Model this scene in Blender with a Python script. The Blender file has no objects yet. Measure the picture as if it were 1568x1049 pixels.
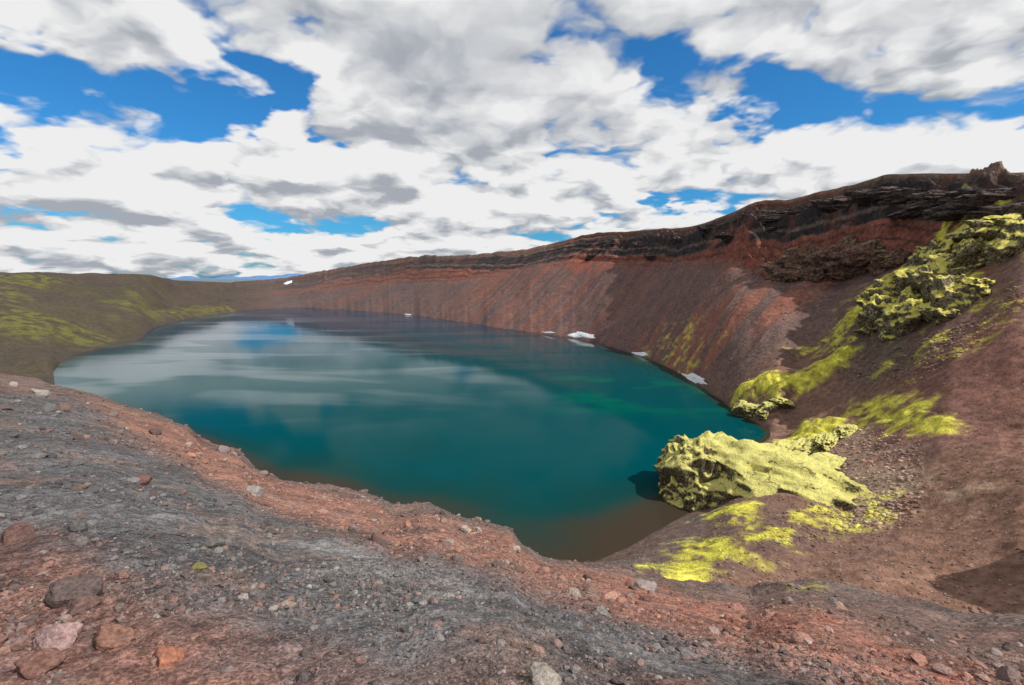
import bpy, bmesh, math, random
import numpy as np
random.seed(4); rng=np.random.default_rng(7)
sc=bpy.context.scene
H=80.0
# ------------------------------------------------------------------ image coordinates
# Crater features are image pixels, projected back from the camera 80 m above the
# lake: a pixel (column, row) plus an assumed distance or height gives
# its world position in metres.
TILT=math.atan(100/784.); CT,ST=math.cos(TILT),math.sin(TILT)
def sight(a,b):
    u=(a-784)/784.; v=(b-524)/784.
    return np.array([u,CT-v*ST,-ST-v*CT])
def by_dist(a,b,y):
    d=sight(a,b); t=y/d[1]; return (d[0]*t,y,H+d[2]*t)
def by_height(a,b,z=0.):
    d=sight(a,b); t=(z-H)/d[2]; return (d[0]*t,d[1]*t,z)
def plan(a,y,z): return ((a-784)/784.*y/0.97,y,z)
L={}
L['EDGE']=[by_dist(*a) for a in [(-250,545,85),(-100,560,80),(0,575,75),(100,592,65),(200,625,52),(290,655,43),(310,674,41),(365,690,36),(385,710,34),(430,728,32),(520,752,29),(575,765,28),(600,784,27),(650,775,27),(720,795,26),(780,804,26),(800,834,25),(830,854,24),(910,864,24),(1000,885,24),(1080,900,24),(1150,912,24),(1200,896,26),(1250,890,27),(1300,900,27),(1370,915,26),(1480,938,25),(1568,942,25),(1700,950,25),(1900,960,25)]]
L['HB']=[plan(*a) for a in [(-250,300,22),(0,300,8),(100,200,20),(200,170,20),(300,130,24),(370,110,26),(430,90,30),(590,80,32),(720,70,32),(780,65,33),(830,65,35)]]+[by_dist(*a) for a in [(910,868,85),(1000,888,85),(1150,918,85),(1250,918,85),(1300,908,85),(1370,928,82),(1480,945,80),(1568,950,78),(1900,965,75)]]
L['NS']=[plan(*a) for a in [(-250,440,14),(0,410,3),(75,395,.5),(100,345,0),(200,285,0),(300,235,0),(370,205,0),(430,180,0),(590,158,0),(720,145,0),(830,132,0)]]+[by_height(*a) for a in [(910,858),(960,838),(1010,808),(1050,785),(1085,768)]]+[plan(*a) for a in [(1110,190,0),(1140,222,0),(1185,252,0.5)]]+[by_dist(*a) for a in [(1300,800,135),(1450,780,125),(1568,760,110),(1900,740,95)]]
L['FS']=[plan(*a) for a in [(-250,480,20),(0,440,6),(75,412,1)]]+[by_height(*a) for a in [(82,572),(90,555),(120,540),(190,526),(215,520),(232,503),(290,487),(345,480),(385,474),(455,471),(520,474),(630,483),(700,492),(760,502),(830,511),(880,518),(930,530),(990,548),(1040,572),(1080,598),(1130,632),(1165,652),(1183,664)]]+[by_dist(*a) for a in [(1210,660,256),(1300,640,232),(1450,640,170),(1568,650,150),(1900,640,125)]]
L['D']=[by_dist(*a) for a in [(-250,450,640),(0,455,650),(100,468,700),(200,480,800),(260,472,1080),(345,456,1400),(430,450,1490),(520,443,1420),(600,432,1320),(700,430,1110),(820,405,935),(880,400,850),(960,405,730),(1060,400,560),(1120,402,480),(1200,440,395),(1280,435,375),(1390,400,330),(1568,375,235),(1900,350,190)]]
L['E']=[by_dist(*a) for a in [(-250,412,850),(0,417,900),(120,417,1000),(225,419,1150),(262,427,1300),(340,432,1600),(430,426,1680),(520,409,1560),(600,396,1420),(660,390,1300),(700,391,1230),(800,381,1050),(870,366,935),(900,357,895),(950,355,830),(1000,352,720),(1060,345,610),(1120,324,535),(1155,308,500),(1210,306,465),(1250,295,440),(1300,287,415),(1360,266,380),(1420,263,352),(1568,260,290),(1900,245,235)]]
KEYS=['EDGE','HB','NS','FS','D','E']
def polar(pts):
    a=np.array(pts);az=np.degrees(np.arctan2(a[:,0],a[:,1]));r=np.hypot(a[:,0],a[:,1]);o=np.argsort(az)
    return az[o],r[o],a[o,2]
LP={k:polar(v) for k,v in L.items()}
# ------------------------------------------------------------------ noise
def hsh(ix,iy,iz,seed):
    with np.errstate(over='ignore'):
        h=(ix.astype(np.int64)*374761393+iy.astype(np.int64)*668265263+iz.astype(np.int64)*2147483647+seed*1274126177)&0xffffffff
        h=((h^(h>>13))*1274126177)&0xffffffff
        h=((h^(h>>15))*2246822519)&0xffffffff
        h=h^(h>>16)
    return h.astype(np.float64)/4294967295.*2-1
def q5(t): return t*t*t*(t*(t*6-15)+10)
def vn(x,y,seed=0):
    x0=np.floor(x);y0=np.floor(y);fx=q5(x-x0);fy=q5(y-y0);z=np.zeros_like(x0)
    a=hsh(x0,y0,z,seed);b=hsh(x0+1,y0,z,seed);c=hsh(x0,y0+1,z,seed);d=hsh(x0+1,y0+1,z,seed)
    return (a+(b-a)*fx)*(1-fy)+(c+(d-c)*fx)*fy
def fbm(x,y,o=4,seed=0,g=.5):
    s=0;a=1;n=0
    for i in range(o):
        s=s+a*vn(x*2**i+i*17.3,y*2**i-i*9.1,seed+i);n+=a;a*=g
    return s/n*1.6
def ridge(x,y,o=4,seed=0):
    s=0;a=1;n=0
    for i in range(o):
        s=s+a*(1-2*np.abs(vn(x*2**i+i*7.7,y*2**i+i*3.3,seed+i)));n+=a;a*=.5
    return s/n
def vn3(p,seed=0):
    f=np.floor(p);t=q5(p-f);o=0
    for dx in (0,1):
        wx=t[:,0] if dx else 1-t[:,0]
        for dy in (0,1):
            wy=t[:,1] if dy else 1-t[:,1]
            for dz in (0,1):
                wz=t[:,2] if dz else 1-t[:,2]
                o=o+wx*wy*wz*hsh(f[:,0]+dx,f[:,1]+dy,f[:,2]+dz,seed)
    return o
def fbm3(p,o=4,seed=0,g=.5):
    s=0;a=1;n=0
    for i in range(o):
        s=s+a*vn3(p*2**i+i*5.1,seed+i);n+=a;a*=g
    return s/n*1.6
def ss(a,b,x):
    t=np.clip((x-a)/(b-a),0,1);return t*t*(3-2*t)
# ------------------------------------------------------------------ terrain grid
azf=np.arange(-56,56.001,.1)
az=np.concatenate([azf,np.arange(57,304,1.5)])
N=len(az); M=len(azf)
fine=np.arange(-60,60.001,.1)
ker=np.exp(-.5*(np.arange(-9,10)/3.0)**2);ker/=ker.sum()
ker2=np.exp(-.5*(np.arange(-9,10)/2.)**2);ker2/=ker2.sum()
def sm(v,k=ker): return np.convolve(np.pad(v,9,mode='edge'),k,mode='valid')
def ring_line(k):
    kk=ker2 if k=='EDGE' else ker
    r=sm(np.interp(fine,LP[k][0],LP[k][1]),kk);z=sm(np.interp(fine,LP[k][0],LP[k][2]),kk)
    if k=='E':
        x=fine*r*math.pi/180
        z=z+fbm(x/25,x*0,5,31,.6)*2.2
    if k in('NS','FS'):
        x=fine*r*math.pi/180
        r=r*(1+fbm(x/30,x*0,4,41)*.008)
    rr=np.interp(az,fine,r);zz=np.interp(az,fine,z)
    back=az>56.01
    t=(az[back]-56)/(304-56)
    rr[back]=rr[M-1]*(1-t)+rr[0]*t
    zz[back]=zz[M-1]*(1-t)+zz[0]*t
    w=ss(0,.3,t)*ss(1,.7,t)
    zz[back]=zz[back]*(1-w)+77*w
    return rr,zz
R={};Z={}
for k in KEYS: R[k],Z[k]=ring_line(k)
R['FS']=np.maximum(R['FS'],R['NS']*1.02+2)
W=R['FS']-R['NS']
lake=((az<27.5)&(az>-42.2))
azs=np.where(az>180,az-360,az)
fr_=.25
bk=(az<56.01)*1.
knR=[np.full(N,.25),np.full(N,2.3),R['EDGE'],R['EDGE']+(R['HB']-R['EDGE'])*fr_,R['HB'],R['NS']]
knZ=[np.full(N,78.03),np.full(N,78.),Z['EDGE'],Z['EDGE']+(Z['HB']-Z['EDGE'])*fr_-5.*bk,Z['HB'],Z['NS']]
lk=lake.astype(float)*ss(8,40,W)
for f,mx,dep in ((.12,25,-3.5),(.3,60,-14),(.6,200,-40),(.85,9e9,-10)):
    if f<.5: r=R['NS']+np.minimum(W*f,mx)
    else: r=R['NS']+W*f
    zl=Z['NS']+(Z['FS']-Z['NS'])*((r-R['NS'])/W)
    knR.append(r);knZ.append(zl*(1-lk)+dep*lk*np.minimum(1,W/60))
knR+= [R['FS'],R['D'],R['E'],R['E']*1.06,R['E']*1.5,np.maximum(R['E']*2.2,1900)]
knZ+= [Z['FS'],Z['D'],Z['E'],Z['E']-4,np.minimum(Z['E']-25,58),np.full(N,40.)]
knR+= [np.full(N,9000.),np.full(N,14000.),np.full(N,19000.),np.full(N,26000.)]
mt=40+(fbm(azs/3.,azs*0,4,77)*.5+.5)*190*ss(-46,-30,azs)*ss(-16,-22,azs)
knZ+= [np.full(N,40.),np.full(N,42.),mt,np.full(N,30.)]
cnt=[4,380,26,26,120,20,20,20,20,20,170,230,14,8,8,6,6,6,4]
zone=[];tt=[];RR=[];ZZ=[]
for i in range(len(knR)-1):
    c=cnt[i]
    for j in range(c):
        t=j/c
        if i==1:
            r=knR[1]*(knR[2]/knR[1])**t; te=(r-knR[1])/(knR[2]-knR[1])
        else: te=np.full(N,t); r=knR[i]*(1-te)+knR[i+1]*te
        zone.append(i);tt.append(te);RR.append(r)
        ZZ.append(knZ[i]*(1-te)+knZ[i+1]*te)
zone.append(len(knR)-2);tt.append(np.ones(N));RR.append(knR[-1]);ZZ.append(knZ[-1])
RR=np.array(RR);ZZ=np.array(ZZ);TT=np.array(tt);ZN=np.array(zone)[:,None]*np.ones((1,N))
NR=RR.shape[0]
A=np.radians(az)[None,:]
X=RR*np.sin(A);Y=RR*np.cos(A)
iD=10; iE=11
S=X*-.518+Y*.855; Nn=X*.855+Y*.518
tal=(ZN==iD); clf=(ZN==iE)
bell=np.sin(np.pi*np.clip(TT,0,1))
azg=azs[None,:]*np.ones_like(X)
left=ss(-22,-30,azg)
far=ss(0,-18,azg)
fgw=np.where(ZN<=2,1.,0)*ss(1.2,3,RR)*(1-np.where(ZN==2,ss(.2,.9,TT),0))
ZZ+=fgw*(fbm(X/6,Y/6,3,1)*.22*ss(4,20,RR)+fbm(X/1.3,Y/1.3,4,2)*.07+fbm(X/.22,Y/.22,3,3)*.02)
lip=np.where(ZN==1,ss(.55,1,TT),0)+np.where(ZN==2,ss(.5,0,TT),0)
ZZ+=lip*(ridge(X/2.6,Y/2.6,4,12)*.36+fbm(X/7,Y/7,2,18)*.3-.1)
mid=((ZN>=3)&(ZN<=9)&(ZZ>-.2)).astype(float)
ZZ+=mid*(fbm(X/18,Y/18,6,5,.55)*1.3)*ss(.3,5,ZZ)
g=ridge(S/28,Nn/260,4,9)
ZZ+=np.where(tal,bell*(1-left)*(1-far*.9)*(g*2.4*ss(100,500,RR)+fbm(S/60,Nn/90,4,10)*4+fbm(X/12,Y/12,4,19,.6)*.8),0)
ZZ+=np.where(tal,bell*far*(1-left)*fbm(X/120,Y/120,5,13)*6,0)
ZZ+=np.where(tal|clf,left*bell*(fbm(X/170,Y/170,5,14)*17+ridge(X/90+Y/200,Y/160,3,15)*5),0)
zD=Z['D'];zE=Z['E']
c=TT
wv=fbm(S/120,Nn/120,3,21)*.14+fbm(S/22,Nn/22,3,22)*.045
NS_=5
cn=np.clip(c+wv*bell,0,1)*NS_
fr=cn-np.floor(cn)
stepf=(np.floor(cn)+ss(.6,1,fr))/NS_
gg=c*.1+stepf*.9
amp=ss(2,16,azg)*.85+.15
zc=zD+(zE-zD)*(c*(1-amp)+gg*amp)
nearc=ss(8,24,azg)
but=ridge(S/45,Nn/200,5,23)*(11+6*nearc)*bell+ridge(S/14,Nn/14,4,24)*(3.5+3*nearc)*bell
zc=zc+but*amp*(1-left)*np.minimum(1,(zE-zD)/45)
ZZ=np.where(clf,zc*(1-left)+ZZ*left,ZZ)
ZZ+=np.where(tal,ss(.75,1,TT)*(1-TT)*4*ridge(S/45,Nn/200,4,23)*8*(1-left)*(1-far),0)
ZZ+=42*np.exp(-((X-115)**2+(Y-72)**2)/(2*10**2))
# ------------------------------------------------------------------ lookups
def cols_at(a):
    a=np.where(a<-56,a+360,a)
    j=np.clip(np.searchsorted(az,a)-1,0,N-2);f=np.clip((a-az[j])/(az[j+1]-az[j]),0,1)
    return j,f
def ground(x,y):
    a=math.degrees(math.atan2(x,y));r=math.hypot(x,y);j,f=cols_at(np.array(a));j=int(j)
    z0=np.interp(r,RR[:,j],ZZ[:,j]);z1=np.interp(r,RR[:,j+1],ZZ[:,j+1]);return float(z0*(1-f)+z1*f)
def place(a,b,fg=False):
    d=sight(a,b);h=math.hypot(d[0],d[1]);aa=math.degrees(math.atan2(d[0],d[1]))
    aa=max(-59,min(59,aa));j=int(cols_at(np.array(aa))[0])
    r=RR[:,j];z=ZZ[:,j];rr=np.exp(np.linspace(math.log(1.5),math.log(2600),7000))
    if fg: rr=rr[rr<knR[2][j]*1.01]
    gz=np.interp(rr,r,z);i=np.where(H+rr*d[2]/h<=gz)[0];i=i[0] if len(i) else len(rr)-1
    return (rr[i]*d[0]/h,rr[i]*d[1]/h,float(gz[i]))
PG={
'Y1':[(1118,612),(1150,588),(1200,575),(1245,562),(1290,545),(1310,548),(1285,568),(1235,595),(1190,612),(1140,618)],
'Y2':[(1215,540),(1300,490),(1340,455),(1350,470),(1300,515),(1225,548)],
'Y3':[(1315,450),(1380,415),(1430,385),(1500,380),(1500,460),(1420,490),(1330,500)],
'Y4':[(1480,365),(1568,330),(1640,320),(1640,370),(1568,380)],
'Y5':[(1190,680),(1230,650),(1300,648),(1290,665),(1240,690)],
'Y6':[(1300,628),(1360,612),(1440,630),(1450,650),(1380,655),(1310,645)],
'Y7':[(940,872),(1040,835),(1110,805),(1090,785),(1130,770),(1190,800),(1190,830),(1130,860),(1020,875)],
'Y8':[(1180,800),(1260,770),(1340,770),(1370,790),(1300,815),(1200,830)],
'Y9':[(1060,565),(1010,545),(1000,525),(1040,515),(1080,545)],
'Y10':[(1380,560),(1430,530),(1540,450),(1560,460),(1470,540),(1400,580)],
'O1':[(-20,430),(50,455),(90,485),(185,515),(140,525),(60,520),(-20,500)],
'O2':[(150,480),(210,462),(330,465),(345,472),(250,480),(180,490)],
'O3':[(-20,425),(100,422),(60,440),(-20,440)],
'R4':[(1000,520),(1080,480),(1170,450),(1260,450),(1180,490),(1080,560),(1040,570)],
'R5':[(1090,375),(1140,365),(1150,395),(1110,400)],
'R5b':[(860,400),(900,385),(930,410),(880,415)],
'R5c':[(1210,395),(1300,400),(1300,425),(1200,420)],
'R6':[(1480,520),(1568,470),(1640,500),(1640,700),(1480,640),(1380,600)],
'K1':[(1290,480),(1330,500),(1450,520),(1420,560),(1330,590),(1280,560)],
'T1':[(1240,700),(1320,660),(1390,690),(1400,770),(1340,800),(1270,780)],
'B1':[(915,862),(1060,790),(1085,770),(1110,775),(1060,830),(980,865)],
'K2':[(1100,480),(1250,450),(1320,440),(1220,540),(1130,590),(1080,580)],
'fR1':[(150,612),(300,670),(430,738),(600,788),(780,820),(880,868),(1000,892),(1150,930),(1400,990),(1568,1040),(1300,1030),(1100,975),(900,920),(700,850),(450,790),(250,690)],
'fR2':[(0,830),(120,870),(260,960),(400,1010),(480,1049),(300,1090),(-100,1049),(-100,830)],
'fG1':[(-100,600),(0,600),(120,610),(260,700),(480,800),(720,870),(950,940),(1200,1020),(1250,1049),(800,1090),(500,1049),(420,1000),(260,950),(120,860),(0,820),(-100,820)],
'fG2':[(400,800),(560,850),(760,920),(900,980),(700,940),(500,870)],
'fY':[(1165,908),(1200,897),(1260,894),(1240,904)]}
PW={k:np.array([place(a,b,k[0]=='f')[:2] for a,b in v]) for k,v in PG.items()}
def mask(k,soft,nz=0):
    P=PW[k]
    o=np.zeros(X.shape)
    ex=soft*3+1
    sel=(X>P[:,0].min()-ex)&(X<P[:,0].max()+ex)&(Y>P[:,1].min()-ex)&(Y<P[:,1].max()+ex)
    x=X[sel];y=Y[sel]
    d=np.full(x.shape,1e9);ins=np.zeros(x.shape,bool);n=len(P)
    for i in range(n):
        a=P[i];b=P[(i+1)%n];e=b-a
        if abs(e).sum()<1e-6: continue
        t=np.clip(((x-a[0])*e[0]+(y-a[1])*e[1])/(e@e),0,1)
        d=np.minimum(d,np.hypot(x-a[0]-e[0]*t,y-a[1]-e[1]*t))
        if abs(e[1])>1e-9:
            cr=((a[1]>y)!=(b[1]>y))&(x<e[0]*(y-a[1])/e[1]+a[0]);ins^=cr
    sd=np.where(ins,d,-d)
    if not np.isscalar(nz): sd=sd+nz[sel]*soft
    o[sel]=ss(-soft,soft,sd)
    return o
rgh=fbm(X/10,Y/10,4,45)
for k,h in (('Y1',6.),('Y5',4.),('Y6',3.),('Y2',4),('Y3',5),('K1',3)):
    mk=mask(k,6);ZZ+=mk*(h*(.8+.5*rgh))
# ------------------------------------------------------------------ colour
n1=fbm(X/9,Y/9,5,50); n2=fbm(X/60,Y/60,5,51); n3=fbm(X/1.2,Y/1.2,4,52); n4=fbm(X/.35,Y/.35,3,53)
nq=fbm((X+ZZ*.6)/4,(Y+ZZ*.6)/4,5,56,.65)
st=fbm(S/9,Nn/120,5,54); st2=fbm(S/35,Nn/300,4,55)
st=st*(1-far)+n2*far
def C(*a): return np.array(a)[None,None,:]
def mixc(col,m,c2): m=np.clip(m,0,1)[...,None]; return col*(1-m)+c2*m
col=np.ones(X.shape+(3,))*C(.13,.085,.068)
colT=np.ones_like(col)*C(.14,.085,.075)
colT=mixc(colT,ss(.0,.5,st2)*.8,C(.165,.078,.062))
colT=mixc(colT,ss(.15,.7,st)*.6,C(.21,.085,.06))
colT=mixc(colT,ss(.1,.7,-st)*.6,C(.088,.066,.066))
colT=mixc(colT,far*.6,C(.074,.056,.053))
col=np.where((ZN==iD)[...,None],colT,col)
nr=ss(12,34,azg+n1*3)*(ZN>=3)*(ZN<=iD)
colR=np.ones_like(col)*C(.18,.1,.07);colR=mixc(colR,ss(-.3,.6,n2+.5*n1),C(.15,.088,.072));colR=mixc(colR,ss(.2,.8,n1)*.5,C(.225,.13,.092))
col=mixc(col,nr*ss(1.2,.2,TT*(ZN==iD)),colR)
band=(ZZ-Z['E'][None,:])/8+fbm(S/90,Nn/90,3,60)*.7+fbm(S/9,Nn/9,3,61)*.2
b1=vn(band,band*0+3.3,62);b2=vn(band*2.7,band*0+7.7,63)
colC=np.ones_like(col)*C(.12,.078,.064)
colC=mixc(colC,ss(.05,.3,b1),C(.2,.07,.048))
colC=mixc(colC,ss(.1,.3,-b1)*.95,C(.028,.024,.026))
colC=mixc(colC,ss(.3,.55,b2)*.7,C(.03,.026,.026))
colC=mixc(colC,ss(.3,.55,-b2)*.55,C(.19,.135,.10))
colC=mixc(colC,ss(.1,.6,st)*.35,C(.175,.072,.052))
colC=colC*(1+.3*nq[...,None])
hz=ZZ-Z['E'][None,:]
topd=ss(-6,-15,hz+n1*3)
colC=mixc(colC,(1-topd)*.4*ss(-2.5,-4,hz),C(.026,.024,.026))
colC=mixc(colC,ss(-2.5,-1,hz),C(.17,.12,.09))
cw=np.where(clf,ss(-.02,.12,TT+n1*.05),0)+np.where(tal,ss(.86,1.02,TT+n1*.06)*.6,0)
cw=cw*(1-left)*(1-far*.6)
col=mixc(col,np.where(clf,1,0),colT); col=mixc(col,cw,colC)
col=mixc(col,(ZN>iE)*1.,C(.11,.08,.065))
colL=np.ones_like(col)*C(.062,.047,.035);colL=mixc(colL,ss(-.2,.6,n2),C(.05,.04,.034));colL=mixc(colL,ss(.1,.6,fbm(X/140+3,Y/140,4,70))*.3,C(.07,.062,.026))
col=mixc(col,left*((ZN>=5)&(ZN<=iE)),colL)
for k in('O1','O2','O3'): col=mixc(col,mask(k,20,n2*1.6)*.75*ss(-.35,.5,n1+.2),C(.115,.108,.024))
col=mixc(col,((ZN>=5)&(ZN<=9)&(ZZ<0))*1.,C(.05,.045,.03))
shore=np.exp(-(ZZ/1.2)**2)*((ZN>=3)&(ZN<=iD))*lake[None,:]
col=mixc(col,shore*.6,C(.045,.04,.035))
col=mixc(col,mask('B1',6,n1),C(.1,.078,.07))
col=mixc(col,mask('T1',13,n1*1.3+nq*.7)*.8,C(.26,.19,.135))
col=mixc(col,mask('K2',14,st)*.6,C(.105,.075,.07))
col=mixc(col,mask('K1',9,n1+nq*.5)*.8,C(.085,.065,.052))
col=mixc(col,mask('R4',12,st)*ss(-.6,.5,st)*.7,C(.26,.1,.066))
for k in('R5','R5b','R5c'): col=mixc(col,mask(k,8,n1)*.7,C(.24,.075,.048))
col=mixc(col,mask('R6',26,n2*1.2+n1)*.6,C(.185,.08,.06))
YC=C(.43,.395,.05)
for k,s_,d_,lo in(('Y1',4,.95,-.9),('Y2',5,.8,-.5),('Y3',9,.85,-.5),('Y4',10,.85,-.5),('Y5',4,.95,-.6),('Y6',5,.9,-.45),('Y7',5,.95,-.6),('Y8',6,.8,-.3),('Y9',10,.5,.0),('Y10',8,.6,-.1)):
    m=mask(k,s_,n1*1.2+nq*.8)*d_*ss(lo,lo+.6,n1*.5+nq*.75)
    col=mixc(col,m,YC*(1+.35*nq[...,None])*(1+.15*n1[...,None]))
fgz=(ZN<=2)*1.
F0=np.ones_like(col)*C(.15,.092,.075);F0=mixc(F0,ss(-.3,.5,n1+n3*.4),C(.115,.085,.075))
F0=mixc(F0,mask('fG1',1.2,n3+n1),C(.092,.087,.089))
F0=mixc(F0,mask('fG2',.7,n3+n1)*.8,C(.165,.155,.148))
F0=mixc(F0,mask('fR1',1.0,n3+n1)*.85,C(.24,.118,.086))
F0=mixc(F0,mask('fR1',.6,n3*2)*ss(.0,.5,n1+n4*.4)*ss(0,8,X)*.75,C(.33,.09,.055))
F0=mixc(F0,mask('fR2',.4,n3+n4*.6)*.85,C(.165,.082,.064))
F0=mixc(F0,ss(.35,.75,n3+.3*n4)*.5,C(.055,.05,.05))
F0=mixc(F0,ss(.4,.8,-n3+.3*n4)*.4,C(.22,.155,.125))
F0=mixc(F0,mask('fY',.6,n3)*ss(-.2,.3,n4)*.8,C(.3,.26,.03))
col=mixc(col,fgz,F0)
col*=(1+.16*n3+.12*n1+.12*nq*(ZN>2))[...,None]
col=mixc(col,ss(1700,4000,RR),C(.12,.15,.17)); col=mixc(col,ss(9000,14000,RR),C(.09,.19,.36))  # aerial haze painted into the albedo: distant land tinted bluish by range
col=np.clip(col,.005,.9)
# ------------------------------------------------------------------ build terrain mesh
def make_mesh(name,V,Fq,colv=None,smooth=True,mats=()):
    me=bpy.data.meshes.new(name)
    nf,k=Fq.shape
    me.vertices.add(len(V));me.vertices.foreach_set('co',V.astype(np.float32).ravel())
    me.loops.add(nf*k);me.loops.foreach_set('vertex_index',Fq.astype(np.int32).ravel())
    me.polygons.add(nf);me.polygons.foreach_set('loop_start',np.arange(0,nf*k,k,dtype=np.int32))
    me.polygons.foreach_set('use_smooth',np.full(nf,smooth))
    me.update(calc_edges=True)
    if colv is not None:
        at=me.color_attributes.new('Col','FLOAT_COLOR','POINT')
        at.data.foreach_set('color',np.concatenate([colv,np.ones((len(colv),1))],1).astype(np.float32).ravel())
    for m in mats: me.materials.append(m)
    ob=bpy.data.objects.new(name,me);sc.collection.objects.link(ob);return ob
class NT:
    def __init__(s,nt): s.nt=nt
    def n(s,t,**k):
        o=s.nt.nodes.new(t)
        for a,b in k.items(): setattr(o,a,b)
        return o
    def l(s,a,b): s.nt.links.new(a,b)
    def m(s,op,a,b=None,c=None,clamp=False):
        o=s.nt.nodes.new('ShaderNodeMath');o.operation=op;o.use_clamp=clamp
        for i,v in enumerate((a,b,c)):
            if v is None: continue
            if isinstance(v,(int,float)): o.inputs[i].default_value=v
            else: s.l(v,o.inputs[i])
        return o.outputs[0]
    def ss(s,x,a,b):
        o=s.nt.nodes.new('ShaderNodeMapRange');o.interpolation_type='SMOOTHSTEP'
        s.l(x,o.inputs[0]);o.inputs[1].default_value=a;o.inputs[2].default_value=b;o.inputs[3].default_value=0;o.inputs[4].default_value=1
        return o.outputs[0]
    def mix(s,f,a,b):
        o=s.nt.nodes.new('ShaderNodeMix');o.data_type='RGBA'
        for i,v in ((0,f),(6,a),(7,b)):
            if isinstance(v,(int,float)): o.inputs[i].default_value=v
            elif isinstance(v,tuple): o.inputs[i].default_value=v+(1,)
            else: s.l(v,o.inputs[i])
        return o.outputs[2]
    def noise(s,vec,scale,detail=4,rough=.5,dist=0,dim='3D'):
        o=s.nt.nodes.new('ShaderNodeTexNoise');o.noise_dimensions=dim;o.inputs['Scale'].default_value=scale;o.inputs['Detail'].default_value=detail;o.inputs['Roughness'].default_value=rough;o.inputs['Distortion'].default_value=dist
        if vec is not None: s.l(vec,o.inputs['Vector'])
        return o.outputs[0]
def newmat(name):
    m=bpy.data.materials.new(name);m.use_nodes=True;t=NT(m.node_tree);b=m.node_tree.nodes['Principled BSDF'];b.inputs['Specular IOR Level'].default_value=.15;b.inputs['Roughness'].default_value=.9
    return m,t,b
def ground_mat():
    m,t,b=newmat('volcanic_ground')
    at=t.n('ShaderNodeAttribute',attribute_name='Col')
    pos=t.n('ShaderNodeNewGeometry').outputs['Position']
    a=t.noise(pos,38,2,.6);c=t.noise(pos,8,2,.6);d=t.noise(pos,.4,4,.7)
    v=t.m('MULTIPLY',t.m('ADD',t.m('MULTIPLY',t.ss(a,.32,.68),.9),.55),t.m('ADD',t.m('MULTIPLY',t.ss(c,.28,.72),.7),.65))
    v=t.m('MULTIPLY',v,t.m('ADD',t.m('MULTIPLY',t.ss(d,.3,.7),.6),.7))
    mul=t.n('ShaderNodeVectorMath',operation='SCALE');t.l(at.outputs['Color'],mul.inputs[0]);t.l(v,mul.inputs['Scale'])
    t.l(mul.outputs[0],b.inputs['Base Color'])
    hgt=t.m('ADD',t.m('MULTIPLY_ADD',c,.06,t.m('MULTIPLY',a,.014)),t.m('MULTIPLY',d,.9))
    b1=t.n('ShaderNodeBump');b1.inputs['Strength'].default_value=.85;b1.inputs['Distance'].default_value=1.;t.l(hgt,b1.inputs['Height'])
    t.l(b1.outputs[0],b.inputs['Normal'])
    return m
MG=ground_mat()
V=np.stack([X,Y,ZZ],-1).reshape(-1,3)
i=np.arange(NR-1)[:,None];j=np.arange(N)[None,:];jn=(j+1)%N
Fq=np.stack([i*N+j+0*i,i*N+jn+0*i,(i+1)*N+jn,(i+1)*N+j],-1).reshape(-1,4)[:, ::-1]
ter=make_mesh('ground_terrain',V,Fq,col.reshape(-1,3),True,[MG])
# ---- lake
def water_mat():
    m,t,b=newmat('lake_water')
    at=t.n('ShaderNodeAttribute',attribute_name='Col')
    pos=t.n('ShaderNodeNewGeometry').outputs['Position']
    t.l(at.outputs['Color'],b.inputs['Base Color'])
    mp=t.n('ShaderNodeMapping');mp.inputs['Scale'].default_value=(1,.35,1);mp.inputs['Rotation'].default_value=(0,0,.5);t.l(pos,mp.inputs[0])
    w=t.noise(mp.outputs[0],.9,3,.6)
    mp2=t.n('ShaderNodeMapping');mp2.inputs['Scale'].default_value=(.35,1.1,1);mp2.inputs['Rotation'].default_value=(0,0,-.35);t.l(pos,mp2.inputs[0])
    w2=t.noise(mp2.outputs[0],.012,3,.5,.6)
    sp=t.n('ShaderNodeSeparateXYZ');t.l(pos,sp.inputs[0])
    fy=t.ss(t.m('SUBTRACT',sp.outputs[1],t.m('MULTIPLY',sp.outputs[0],.9)),280,760)
    k=t.m('MULTIPLY',t.ss(w2,.45,.6),fy)
    t.l(t.m('ADD',t.m('MULTIPLY',k,.08),.04),b.inputs['Roughness'])
    b.inputs['IOR'].default_value=1.33
    t.l(t.m('ADD',t.m('MULTIPLY',k,.42),t.m('MULTIPLY_ADD',fy,.03,.01)),b.inputs['Specular IOR Level'])
    bp=t.n('ShaderNodeBump');bp.inputs['Strength'].default_value=.2;bp.inputs['Distance'].default_value=.1;t.l(w,bp.inputs['Height']);t.l(bp.outputs[0],b.inputs['Normal'])
    return m
sel=np.where((az>-42.5)&(az<28))[0];nu=240
wr0=R['NS'][sel]-6;wr1=R['FS'][sel]+6
u=np.linspace(0,1,nu)[:,None];wr=wr0*(wr1/wr0)**u
WX=wr*np.sin(np.radians(az[sel]));WY=wr*np.cos(np.radians(az[sel]))
WZ=np.array([np.interp(wr[:,q],RR[:,jj],ZZ[:,jj]) for q,jj in enumerate(sel)]).T
dep=np.clip(-WZ,0,50)
wn=fbm(WX/40,WY/40,4,90)
wc=np.ones(WX.shape+(3,))*C(.0,.047,.055)
wc=mixc(wc,ss(16,5,dep+wn*3)*.8,C(.006,.036,.032))
wc=mixc(wc,ss(7,0.5,dep+wn*1.5)*.9,C(.042,.028,.017))
wc=mixc(wc,ss(350,1100,np.hypot(WX,WY))*.8,C(.006,.034,.078))
wc=mixc(wc,ss(.1,.7,fbm(WX/50+5,WY/25,4,91))*ss(260,330,WY)*ss(600,480,WY)*ss(0,60,WX)*.6,C(.0,.09,.055))
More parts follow.
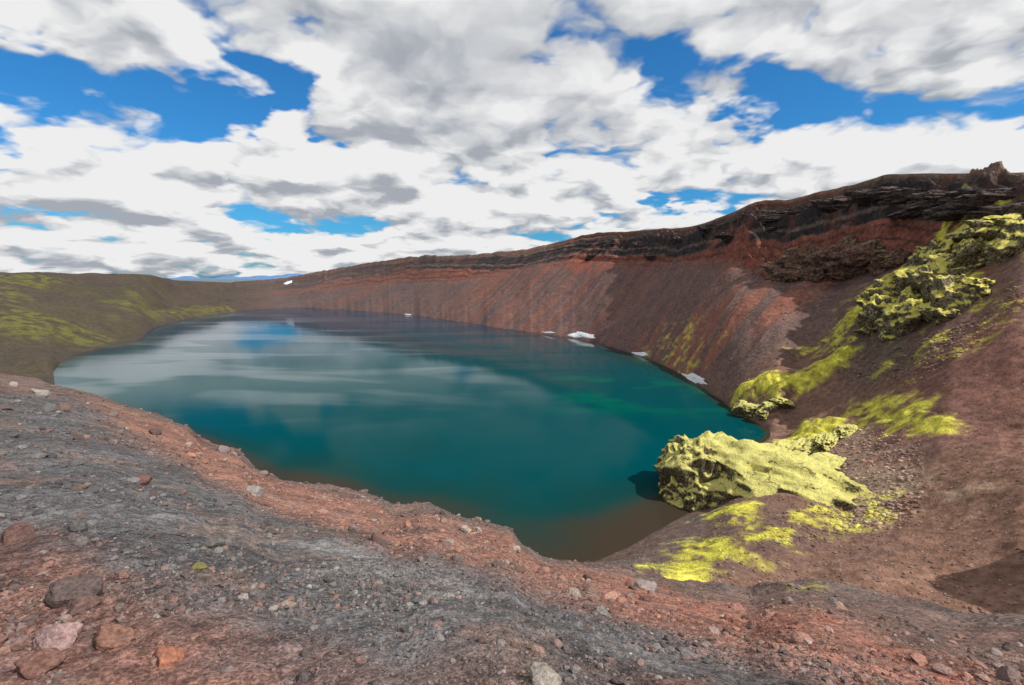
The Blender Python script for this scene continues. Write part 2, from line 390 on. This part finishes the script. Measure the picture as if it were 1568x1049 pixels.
nc=len(sel);i=np.arange(nu-1)[:,None];j=np.arange(nc-1)[None,:]
WF=np.stack([i*nc+j,(i)*nc+j+1,(i+1)*nc+j+1,(i+1)*nc+j],-1).reshape(-1,4)[:, ::-1]
make_mesh('lake_water',np.stack([WX,WY,WX*0],-1).reshape(-1,3),WF,wc.reshape(-1,3),True,[water_mat()])
# ------------------------------------------------------------------ rocks
_ico={}
def ico(n):
    if n not in _ico:
        bm=bmesh.new();bmesh.ops.create_icosphere(bm,subdivisions=n,radius=1);bm.verts.ensure_lookup_table()
        _ico[n]=(np.array([v.co[:] for v in bm.verts]),np.array([[v.index for v in f.verts] for f in bm.faces]));bm.free()
    return _ico[n]
def rock(n,seed,planes=9,disp=.12,freq=1.6,lo=.55,hi=.9,strata=0,flat=0,jag=.5):
    v,f=ico(n);v=v.copy();r=np.random.default_rng(seed)
    for k in range(planes):
        d=r.normal(size=3);d/=np.linalg.norm(d);o=r.uniform(lo,hi);e=np.maximum(0,v@d-o);v-=e[:,None]*d
    if flat:
        e=np.maximum(0,v[:,2]-flat);v[:,2]-=e*.75
    if disp>0:
        nn=v/np.linalg.norm(v,axis=1)[:,None]
        q=v*freq+seed*3.1
        dd=fbm3(q,6 if n>3 else 3,seed,.58)*disp
        rd=(1-2*np.abs(vn3(q*1.7,seed+50)))*disp*jag
        if n>4: rd=rd+(1-2*np.abs(vn3(q*4.3,seed+60)))*disp*jag*.5
        v=v+nn*(dd+rd)[:,None]
        if strata:
            h=v[:,2]*strata+fbm3(v*1.5,2,seed+9)*.5
            v[:,:2]*=(1+.09*np.sin(h*6.28)[:,None]*np.array([1,1]))
    return v,f
def rot(v,rx,ry,rz):
    cx,sx,cy,sy,cz,sz=math.cos(rx),math.sin(rx),math.cos(ry),math.sin(ry),math.cos(rz),math.sin(rz)
    M_=np.array([[cz,-sz,0],[sz,cz,0],[0,0,1]])@np.array([[cy,0,sy],[0,1,0],[-sy,0,cy]])@np.array([[1,0,0],[0,cx,-sx],[0,sx,cx]])
    return v@M_.T
def rock_mat(name,moss,rockc,thr,dark=(.03,.025,.022),sc_=.25,bumpd=.6,crack=.015,lowm=.7):
    m,t,b=newmat(name)
    g_=t.n('ShaderNodeNewGeometry');pos=g_.outputs['Position'];sp=t.n('ShaderNodeSeparateXYZ');t.l(g_.outputs['Normal'],sp.inputs[0])
    a=t.noise(pos,sc_,5,.65,.3);c=t.noise(pos,sc_*6,4,.65)
    up=t.m('ADD',sp.outputs[2],t.m('MULTIPLY',t.m('SUBTRACT',a,.5),1.6))
    up=t.m('ADD',up,t.m('MULTIPLY',t.m('SUBTRACT',c,.5),.7))
    k=t.ss(up,thr-.12,thr+.15)
    rc=t.mix(t.ss(c,.35,.65),dark,rockc)
    mc=t.mix(t.ss(t.noise(pos,sc_*3,3,.6),.3,.7),tuple(x*lowm for x in moss),moss)
    colr=t.mix(k,rc,mc)
    vo=t.n('ShaderNodeTexVoronoi',feature='DISTANCE_TO_EDGE');vo.inputs['Scale'].default_value=sc_*.4
    wv=t.n('ShaderNodeVectorMath',operation='ADD');mp=t.n('ShaderNodeMapping');mp.inputs['Scale'].default_value=(.45,1,1);mp.inputs['Rotation'].default_value=(0,0,.75);t.l(pos,mp.inputs[0]);t.l(mp.outputs[0],wv.inputs[0]);ns=t.n('ShaderNodeTexNoise');ns.inputs['Scale'].default_value=sc_*1.2;ns.inputs['Detail'].default_value=4;t.l(pos,ns.inputs['Vector'])
    sc2=t.n('ShaderNodeVectorMath',operation='SCALE');t.l(ns.outputs['Color'],sc2.inputs[0]);sc2.inputs['Scale'].default_value=1.0/sc_;t.l(sc2.outputs[0],wv.inputs[1]);t.l(wv.outputs[0],vo.inputs['Vector'])
    cr=t.ss(vo.outputs[0],.0,crack)
    crm=t.m('MAXIMUM',cr,t.ss(a,.60,.50))
    colr=t.mix(crm,(moss[0]*.3,moss[1]*.28,moss[2]*.35),colr)
    t.l(colr,b.inputs['Base Color'])
    bp=t.n('ShaderNodeBump');bp.inputs['Strength'].default_value=1;bp.inputs['Distance'].default_value=bumpd
    t.l(t.m('ADD',t.m('ADD',a,t.m('MULTIPLY',c,.5)),t.m('MULTIPLY',crm,.25)),bp.inputs['Height']);t.l(bp.outputs[0],b.inputs['Normal'])
    return m
MM=rock_mat('moss_rock',(.66,.61,.20),(.24,.20,.11),.34,bumpd=1.4,crack=.03,lowm=.76)
MO=rock_mat('outcrop_rock',(.62,.55,.13),(.26,.22,.14),.47,sc_=.16,bumpd=.9)
MD=rock_mat('dark_outcrop_rock',(.22,.18,.10),(.20,.11,.08),.8,dark=(.05,.034,.03),sc_=.1,bumpd=1.)
MB=rock_mat('basalt_ledge_rock',(.13,.10,.085),(.09,.06,.052),.75,dark=(.022,.02,.021),sc_=.1,bumpd=1.)
def cluster(name,items,mat,n=5,**kw):
    Vs=[];Fs=[];o=0
    for q,(c_,sz,rt) in enumerate(items):
        v,f=rock(n,q*7+len(name),**kw);v=rot(v*np.array(sz),*rt)+np.array(c_)
        Vs.append(v);Fs.append(f+o);o+=len(v)
    return make_mesh(name,np.concatenate(Vs),np.concatenate(Fs),None,True,[mat])
def items(lst,k=1.,sink=.15,ang=None):
    out=[]
    for q,(a,b,s1,s2,s3) in enumerate(lst):
        p=place(a,b);out.append(((p[0],p[1],p[2]-s3*sink),(s1*k,s2*k,s3*k),(random.uniform(-.2,.2),random.uniform(-.2,.2),random.uniform(0,3) if ang is None else ang+random.uniform(-.3,.3))))
    return out
cluster('mossy_rock',[((87,171,1),(36,21,23),(0,.11,-.72)),((71,184,1),(15,14,23),(0,0,-.3)),((66,176,0),(9,10,14),(0,0,.4)),((106,166,4),(18,17,13),(0,0,.3)),((112,182,6),(20,9,9),(0,0,.5)),((92,156,2),(15,9,9),(0,0,-.8)),((78,164,0),(12,8,11),(0,0,-.8))]+items([(1200,694,12,6,6),(1235,690,12,6,6),(1268,678,12,5,6),(1298,660,9,4,5)],1,.2,.8),MM,n=6,planes=9,disp=.17,freq=1.5,lo=.66,hi=.93,flat=.6,jag=.7)
cluster('rock_outcrop',items([(1345,485,9,8,11),(1372,452,10,8,10),(1395,490,10,9,9),(1435,440,9,8,12),(1465,455,11,8,10),(1425,405,9,9,12),(1480,400,12,9,11),(1375,508,8,7,6),(1530,385,12,10,9),(1560,372,12,10,9),(1350,462,10,7,6),(1405,430,8,7,9),(1400,465,10,9,9),(1335,505,6,6,6),(1500,440,7,6,5),(1450,480,7,6,5),(1500,362,14,9,8),(1545,350,14,9,8),(1455,420,10,8,9)],1.3),MO,n=5,planes=14,disp=.26,freq=2.0,lo=.45,hi=.85,strata=.6)
cluster('rock_outcrop',items([(1200,410,17,10,10),(1240,390,17,10,13),(1285,385,20,12,13),(1335,388,20,12,10),(1372,396,16,10,8),(1260,410,16,10,9),(1312,405,18,12,8)],1.1,.5,2.4),MD,n=6,planes=10,disp=.24,freq=1.8,lo=.5,hi=.88,strata=.7)
cluster('basalt_ledge',items([(1165,330,22,7,6),(1230,322,24,7,6),(1290,306,24,7,6),(1350,296,26,7,5),(1400,294,24,7,5),(1450,296,22,7,5),(1500,296,20,6,5),(1540,300,18,6,5),(1480,318,20,6,5),(1420,314,20,6,4),(1535,322,16,6,4),(1090,348,18,6,5),(1040,365,18,6,5),(985,372,20,6,5),(930,375,20,6,5),(905,392,14,6,6),(1120,360,16,6,4),(1180,352,20,6,4),(1000,390,16,6,4)],1.05,.6,2.2),MB,n=5,planes=12,disp=.26,freq=2.6,lo=.5,hi=.85,strata=.9)
cluster('shore_rock',items([(1150,632,9,7,7),(1175,630,7,6,6),(1195,615,8,5,5),(1135,622,5,5,5)]),MM,n=5,planes=10,disp=.18,freq=1.8,lo=.5,hi=.85)
# ---- snow
def snow_mat():
    m,t,b=newmat('snow');b.inputs['Base Color'].default_value=(.66,.68,.71,1);b.inputs['Roughness'].default_value=.6
    bp=t.n('ShaderNodeBump');bp.inputs['Distance'].default_value=.5;t.l(t.noise(t.n('ShaderNodeNewGeometry').outputs['Position'],.5,4,.6),bp.inputs['Height']);t.l(bp.outputs[0],b.inputs['Normal']);return m
MS=snow_mat()
def snow(poly,th):
    P=np.array([place(a,b)[:2] for a,b in poly]);c_=P.mean(0);n=len(P)
    per=np.array([P[int(k)%n]*(1-(k%1))+P[(int(k)+1)%n]*(k%1) for k in np.linspace(0,n,96,endpoint=False)])
    for _ in range(2): per=(per+np.roll(per,1,0)*.7+np.roll(per,-1,0)*.7)/2.4
    V=[];rings=12
    jt0=fbm(np.cos(np.linspace(0,6.283,96,endpoint=False))*2+c_[0],np.sin(np.linspace(0,6.283,96,endpoint=False))*2,4,5,.65)
    for q in range(rings):
        f=1-q/rings
        for k,p in enumerate(per):
            xy=c_+(p-c_)*f*(1+.3*jt0[k]*f)
            V.append((xy[0],xy[1],max(ground(*xy),-.2)-.2+(th+.3)*math.sqrt(max(0,1-f**2))))
    F=[[q*96+k,q*96+(k+1)%96,(q+1)*96+(k+1)%96,(q+1)*96+k] for q in range(rings-1) for k in range(96)]
    make_mesh('snow_patch',np.array(V),np.array(F),None,True,[MS])
snow([(868,512),(885,508),(905,511),(909,518),(890,517),(876,516)],.8)
snow([(828,508),(845,508.5),(852,510.5),(838,510.5)],.6)
snow([(968,540),(985,539),(994,544),(983,545),(972,543)],.6)
snow([(1045,574),(1060,573),(1078,581),(1081,588),(1066,587),(1050,580)],.6)
snow([(433,434),(441,430),(448,429),(446,433),(437,436)],1)
snow([(618,481),(629,480.5),(631,482),(621,482)],.6)
# ------------------------------------------------------------------ stones
def stone_mat():
    m,t,b=newmat('stone');at=t.n('ShaderNodeAttribute',attribute_name='Col');pos=t.n('ShaderNodeNewGeometry').outputs['Position']
    a=t.noise(pos,40,3,.65);v=t.m('ADD',t.m('MULTIPLY',t.ss(a,.25,.75),.8),.6)
    mul=t.n('ShaderNodeVectorMath',operation='SCALE');t.l(at.outputs['Color'],mul.inputs[0]);t.l(v,mul.inputs['Scale']);t.l(mul.outputs[0],b.inputs['Base Color'])
    bp=t.n('ShaderNodeBump');bp.inputs['Strength'].default_value=.7;bp.inputs['Distance'].default_value=.02;t.l(a,bp.inputs['Height']);t.l(bp.outputs[0],b.inputs['Normal']);return m
MT=stone_mat()
def scatter(name,n,level,azr,rr,sz,pw=2.2,region=None,power=1.,lum=1.):
    if region is None:
        aa=rng.uniform(azr[0],azr[1],n);r=rr[0]*(rr[1]/rr[0])**(rng.uniform(0,1,n)**power)
    else:
        P=PW[region];c_=P.mean(0);k=rng.integers(0,len(P),n);a=P[k];b=P[(k+1)%len(P)];u=rng.uniform(0,1,(n,1));w=np.sqrt(rng.uniform(0,1,(n,1)))*1.1+np.abs(rng.normal(0,.12,(n,1)))
        q=c_+((a*(1-u)+b*u)-c_)*w;aa=np.degrees(np.arctan2(q[:,0],q[:,1]));r=np.hypot(q[:,0],q[:,1])
    j,_=cols_at(aa)
    if region is None:
        ok=(r<R['EDGE'][j]*1.0) if rr[1]<150 and rr[0]<60 else np.ones(n,bool)
        cl_=fbm(r*np.sin(np.radians(aa))/1.5,r*np.cos(np.radians(aa))/1.5,3,88)
        ok&=(rng.uniform(-.7,.9,n)<cl_+.25)
        aa,r,j=aa[ok],r[ok],j[ok];n=len(aa)
    s=sz[0]*(sz[1]/sz[0])**(rng.uniform(0,1,n)**pw)
    vs=[rock(level,q+100,planes=8,disp=.08 if level>1 else 0,lo=.5,hi=.85) for q in range(14)]
    f=vs[0][1];nv=len(vs[0][0])
    VV=np.zeros((n,nv,3));CC=np.zeros((n,nv,3))
    base=np.array([(.11,.105,.105),(.15,.085,.066),(.25,.23,.21),(.07,.065,.065),(.22,.115,.085)])
    for q in range(n):
        x=r[q]*math.sin(math.radians(aa[q]));y=r[q]*math.cos(math.radians(aa[q]))
        i_=min(np.searchsorted(RR[:,j[q]],r[q]),NR-1)
        z=np.interp(r[q],RR[:,j[q]],ZZ[:,j[q]])
        v=vs[rng.integers(14)][0]*np.array([rng.uniform(.7,1.2),rng.uniform(.6,1),rng.uniform(.4,.8)])*s[q]*.5
        a_=rng.uniform(0,6.28);ca,sa=math.cos(a_),math.sin(a_)
        VV[q,:,0]=v[:,0]*ca-v[:,1]*sa+x;VV[q,:,1]=v[:,0]*sa+v[:,1]*ca+y;VV[q,:,2]=v[:,2]+z+s[q]*.08
        g_=col[i_,j[q]];w=rng.uniform(.35,.85);bc=base[rng.choice(5,p=[.35,.22,.11,.2,.12])]
        CC[q]=(g_*w+bc*(1-w))*rng.uniform(.65,1.55)*lum
    FF=(f[None]+(np.arange(n)*nv)[:,None,None]).reshape(-1,3)
    return VV.reshape(-1,3),FF,CC.reshape(-1,3)
def merge(name,parts,smooth=False):
    o=0;Vs=[];Fs=[];Cs=[]
    for v,f,c_ in parts: Vs.append(v);Fs.append(f+o);Cs.append(c_);o+=len(v)
    return make_mesh(name,np.concatenate(Vs),np.concatenate(Fs),np.concatenate(Cs),smooth,[MT])
merge('gravel',[scatter('g',38000,1,(-54,54),(1.9,9),(.007,.04)),scatter('g',30000,1,(-54,54),(4,34),(.025,.12)),scatter('g',10000,1,(-54,0),(18,110),(.07,.36),3)])
merge('stones',[scatter('g',1100,2,(-54,54),(2.2,8),(.04,.11),2.8),scatter('g',1300,2,(-54,54),(6,28),(.12,.36),3),scatter('g',220,2,(-54,-15),(25,80),(.35,1.0),3)])
merge('scree',[scatter('s',3000,1,None,None,(.4,2.4),2,'T1',lum=1.35),scatter('s',2000,1,None,None,(.5,2.8),2,'K1',lum=1.1),scatter('s',1200,1,None,None,(.5,2.6),2,'Y10',lum=1.2),scatter('s',700,1,None,None,(.4,1.6),2,'Y8'),
   scatter('s',22000,1,(22,54),(95,280),(.2,1.2),3,lum=1.1),scatter('s',4000,1,(8,22),(90,150),(.2,.8),3),scatter('s',9000,1,(-5,30),(280,800),(.6,3.0),3.5)])
for q,(a,b,w,cc) in enumerate([(712,813,20,(.3,.25,.21)),(732,815,18,(.32,.27,.23)),(60,605,26,(.25,.22,.2)),(325,838,32,(.12,.11,.1)),(90,985,62,(.26,.17,.16)),(260,1012,38,(.26,.11,.07)),(838,1045,52,(.24,.21,.18)),(985,902,34,(.26,.22,.2)),(390,757,30,(.22,.2,.185)),(215,740,34,(.15,.08,.07)),(340,772,24,(.12,.11,.11)),(640,922,24,(.12,.115,.12)),(120,915,60,(.09,.065,.06)),(30,828,44,(.11,.065,.055)),(172,980,46,(.18,.095,.07)),(790,843,20,(.3,.25,.22)),(1130,933,22,(.25,.13,.1)),(305,870,22,(.18,.16,.06)),(920,938,26,(.18,.17,.16)),(60,1025,50,(.15,.08,.065)),(440,930,22,(.22,.17,.14)),(120,935,40,(.12,.075,.065))]):
    p=place(a,b,True);d=math.sqrt(p[0]**2+p[1]**2+(p[2]-H)**2);s=w/784.*d*.5
    v,f=rock(4,q+300,planes=11,disp=.15,freq=1.7,lo=.5,hi=.85)
    v=rot(v*np.array([s,s*.8,s*.62]),random.uniform(-.3,.3),random.uniform(-.3,.3),random.uniform(-.5,.5))
    sp=fbm3(v/s*3,3,q)[:,None]*.25+1
    ob=make_mesh('boulder',v,f,np.array(cc)[None,:]*sp,True,[MT]);ob.location=(p[0],p[1],p[2]+s*.12)
# ------------------------------------------------------------------ sun, sky
sd=np.array([.60,-.29,.745]);sd/=np.linalg.norm(sd)
su=bpy.data.lights.new('sun','SUN');su.energy=5.0;su.angle=math.radians(.5);su.color=(1,.96,.9)
so=bpy.data.objects.new('sun',su);sc.collection.objects.link(so)
from mathutils import Vector
so.rotation_euler=Vector(sd).to_track_quat('Z','Y').to_euler();so.location=(100,-50,300)
w=bpy.data.worlds.new('World');sc.world=w;w.use_nodes=True;t=NT(w.node_tree)
try:
    w.cycles.sampling_method='MANUAL';w.cycles.sample_map_resolution=256
except Exception: pass
bg=w.node_tree.nodes['Background'];bg.inputs['Strength'].default_value=.1
sk=t.n('ShaderNodeTexSky',sky_type='NISHITA');sk.sun_disc=False;sk.sun_elevation=math.asin(sd[2]);sk.sun_rotation=math.atan2(sd[0],sd[1])
dirv=t.n('ShaderNodeTexCoord').outputs['Generated']
nv=t.n('ShaderNodeVectorMath',operation='NORMALIZE');t.l(dirv,nv.inputs[0])
sp=t.n('ShaderNodeSeparateXYZ');t.l(nv.outputs[0],sp.inputs[0]);dx,dy,dz=sp.outputs
azn=t.m('ARCTAN2',dx,dy);dzc=t.m('MAXIMUM',dz,0.0)
den=t.m('DIVIDE',1.0,t.m('ADD',dzc,.24))
cb=t.n('ShaderNodeCombineXYZ');t.l(t.m('MULTIPLY',dx,den),cb.inputs[0]);t.l(t.m('MULTIPLY',dy,den),cb.inputs[1]);P0=cb.outputs[0]
def off(v,k,o):
    s_=t.n('ShaderNodeVectorMath',operation='MULTIPLY_ADD');t.l(v,s_.inputs[0]);s_.inputs[1].default_value=(k,k,1);s_.inputs[2].default_value=o;return s_.outputs[0]
def puff(v):
    vo=t.n('ShaderNodeTexVoronoi',feature='F1',voronoi_dimensions='2D');vo.inputs['Scale'].default_value=3.4;vo.inputs['Detail'].default_value=2.;vo.inputs['Roughness'].default_value=.5
    t.l(v,vo.inputs['Vector']);return vo.outputs['Distance']
wnz=t.n('ShaderNodeTexNoise');wnz.noise_dimensions='2D';wnz.inputs['Scale'].default_value=3.0;wnz.inputs['Detail'].default_value=4;wnz.inputs['Roughness'].default_value=.55;t.l(P0,wnz.inputs['Vector'])
wsc=t.n('ShaderNodeVectorMath',operation='MULTIPLY_ADD');t.l(wnz.outputs['Color'],wsc.inputs[0]);wsc.inputs[1].default_value=(.22,.22,.0);t.l(P0,wsc.inputs[2]);PWp=wsc.outputs[0]
wsp=t.n('ShaderNodeSeparateXYZ');t.l(wnz.outputs['Color'],wsp.inputs[0])
azw=t.m('MULTIPLY_ADD',t.m('SUBTRACT',wsp.outputs[0],.5),.30,azn);dzw=t.m('MULTIPLY_ADD',t.m('SUBTRACT',wsp.outputs[1],.5),.16,dz)
def cl(v): return t.m('SUBTRACT',t.m('MULTIPLY_ADD',t.noise(v,1.5,5,.54,0,'2D'),1.25,-.1),t.m('MULTIPLY',puff(v),.26))
n0=cl(PWp);nA=cl(off(PWp,.94,(.03,-.01,0)))
def blob(a,e,ra,re,k,wp=True):
    x=t.m('MULTIPLY',t.m('SUBTRACT',azw if wp else azn,a),1/ra);y=t.m('MULTIPLY',t.m('SUBTRACT',dzw if wp else dz,e),1/re)
    g_=t.m('EXPONENT',t.m('MULTIPLY',t.m('MULTIPLY_ADD',x,x,t.m('MULTIPLY',y,y)),-1.0))
    return t.m('MULTIPLY',g_,k)
gaps=[(-.70,.285,.15,.035,-.26),(-.44,.32,.11,.025,-.22),(-.353,.285,.05,.035,-.22),(-.44,.25,.09,.018,-.25),(-.28,.219,.05,.02,-.26),(-.77,.165,.08,.05,-.32),(-.60,.42,.07,.03,-.22),
 (.444,.343,.10,.04,-.27),(.543,.39,.07,.04,-.25),(.667,.316,.07,.025,-.23),(.487,.285,.07,.03,-.24),(.39,.26,.05,.02,-.22),(.31,.115,.09,.018,-.2),(.722,.162,.07,.013,-.2)]
tot=None
for g_ in gaps:
    q=blob(*g_);tot=q if tot is None else t.m('ADD',tot,q)
grey=t.m('ADD',blob(.02,.40,.45,.14,.8,False),blob(.12,.24,.22,.06,.35,False))
grey=t.m('ADD',grey,blob(-.75,.43,.2,.06,.4,False))
white=blob(-.35,.15,.55,.07,1.,False)
hb=t.ss(dz,.16,.02)
dens=t.m('ADD',t.m('ADD',n0,t.m('MULTIPLY_ADD',grey,.10,t.m('MULTIPLY_ADD',white,.04,.135))),t.m('MULTIPLY_ADD',hb,-.02,tot))
alpha=t.ss(dens,.22,.36)
thick=t.ss(dens,.45,.75)
rel=t.m('MULTIPLY',t.m('SUBTRACT',n0,nA),2.3)
rel=t.m('MULTIPLY',rel,t.m('SUBTRACT',1.0,t.m('MULTIPLY',grey,.7)))
br=t.m('ADD',t.m('SUBTRACT',.96,t.m('MULTIPLY',thick,.12)),rel)
br=t.m('SUBTRACT',br,t.m('MULTIPLY',grey,.29))
br=t.m('ADD',br,t.m('MULTIPLY',white,.03))
br=t.m('MINIMUM',t.m('MAXIMUM',br,.5),1.0)
cr=t.n('ShaderNodeValToRGB');t.l(br,cr.inputs[0]);e=cr.color_ramp.elements
e[0].position=.3;e[0].color=(.30,.33,.38,1);e[1].position=1;e[1].color=(.97,.97,.97,1);k=e.new(.6);k.color=(.50,.53,.58,1)
cs=t.n('ShaderNodeVectorMath',operation='SCALE');t.l(cr.outputs[0],cs.inputs[0]);cs.inputs['Scale'].default_value=8.8
skc=t.n('ShaderNodeVectorMath',operation='MULTIPLY');t.l(sk.outputs[0],skc.inputs[0]);skc.inputs[1].default_value=(.22,.8,1.3)
colr=t.mix(alpha,skc.outputs[0],cs.outputs[0])
t.l(colr,bg.inputs['Color'])
# ------------------------------------------------------------------ camera
cam=bpy.data.cameras.new('camera');co=bpy.data.objects.new('camera',cam);sc.collection.objects.link(co)
co.location=(0,0,H);co.rotation_euler=(math.radians(90)-TILT,0,0);cam.lens=18;cam.sensor_width=36;cam.clip_start=.1;cam.clip_end=60000
sc.camera=co
sc.view_settings.view_transform='Standard';sc.view_settings.look='None';sc.view_settings.exposure=0
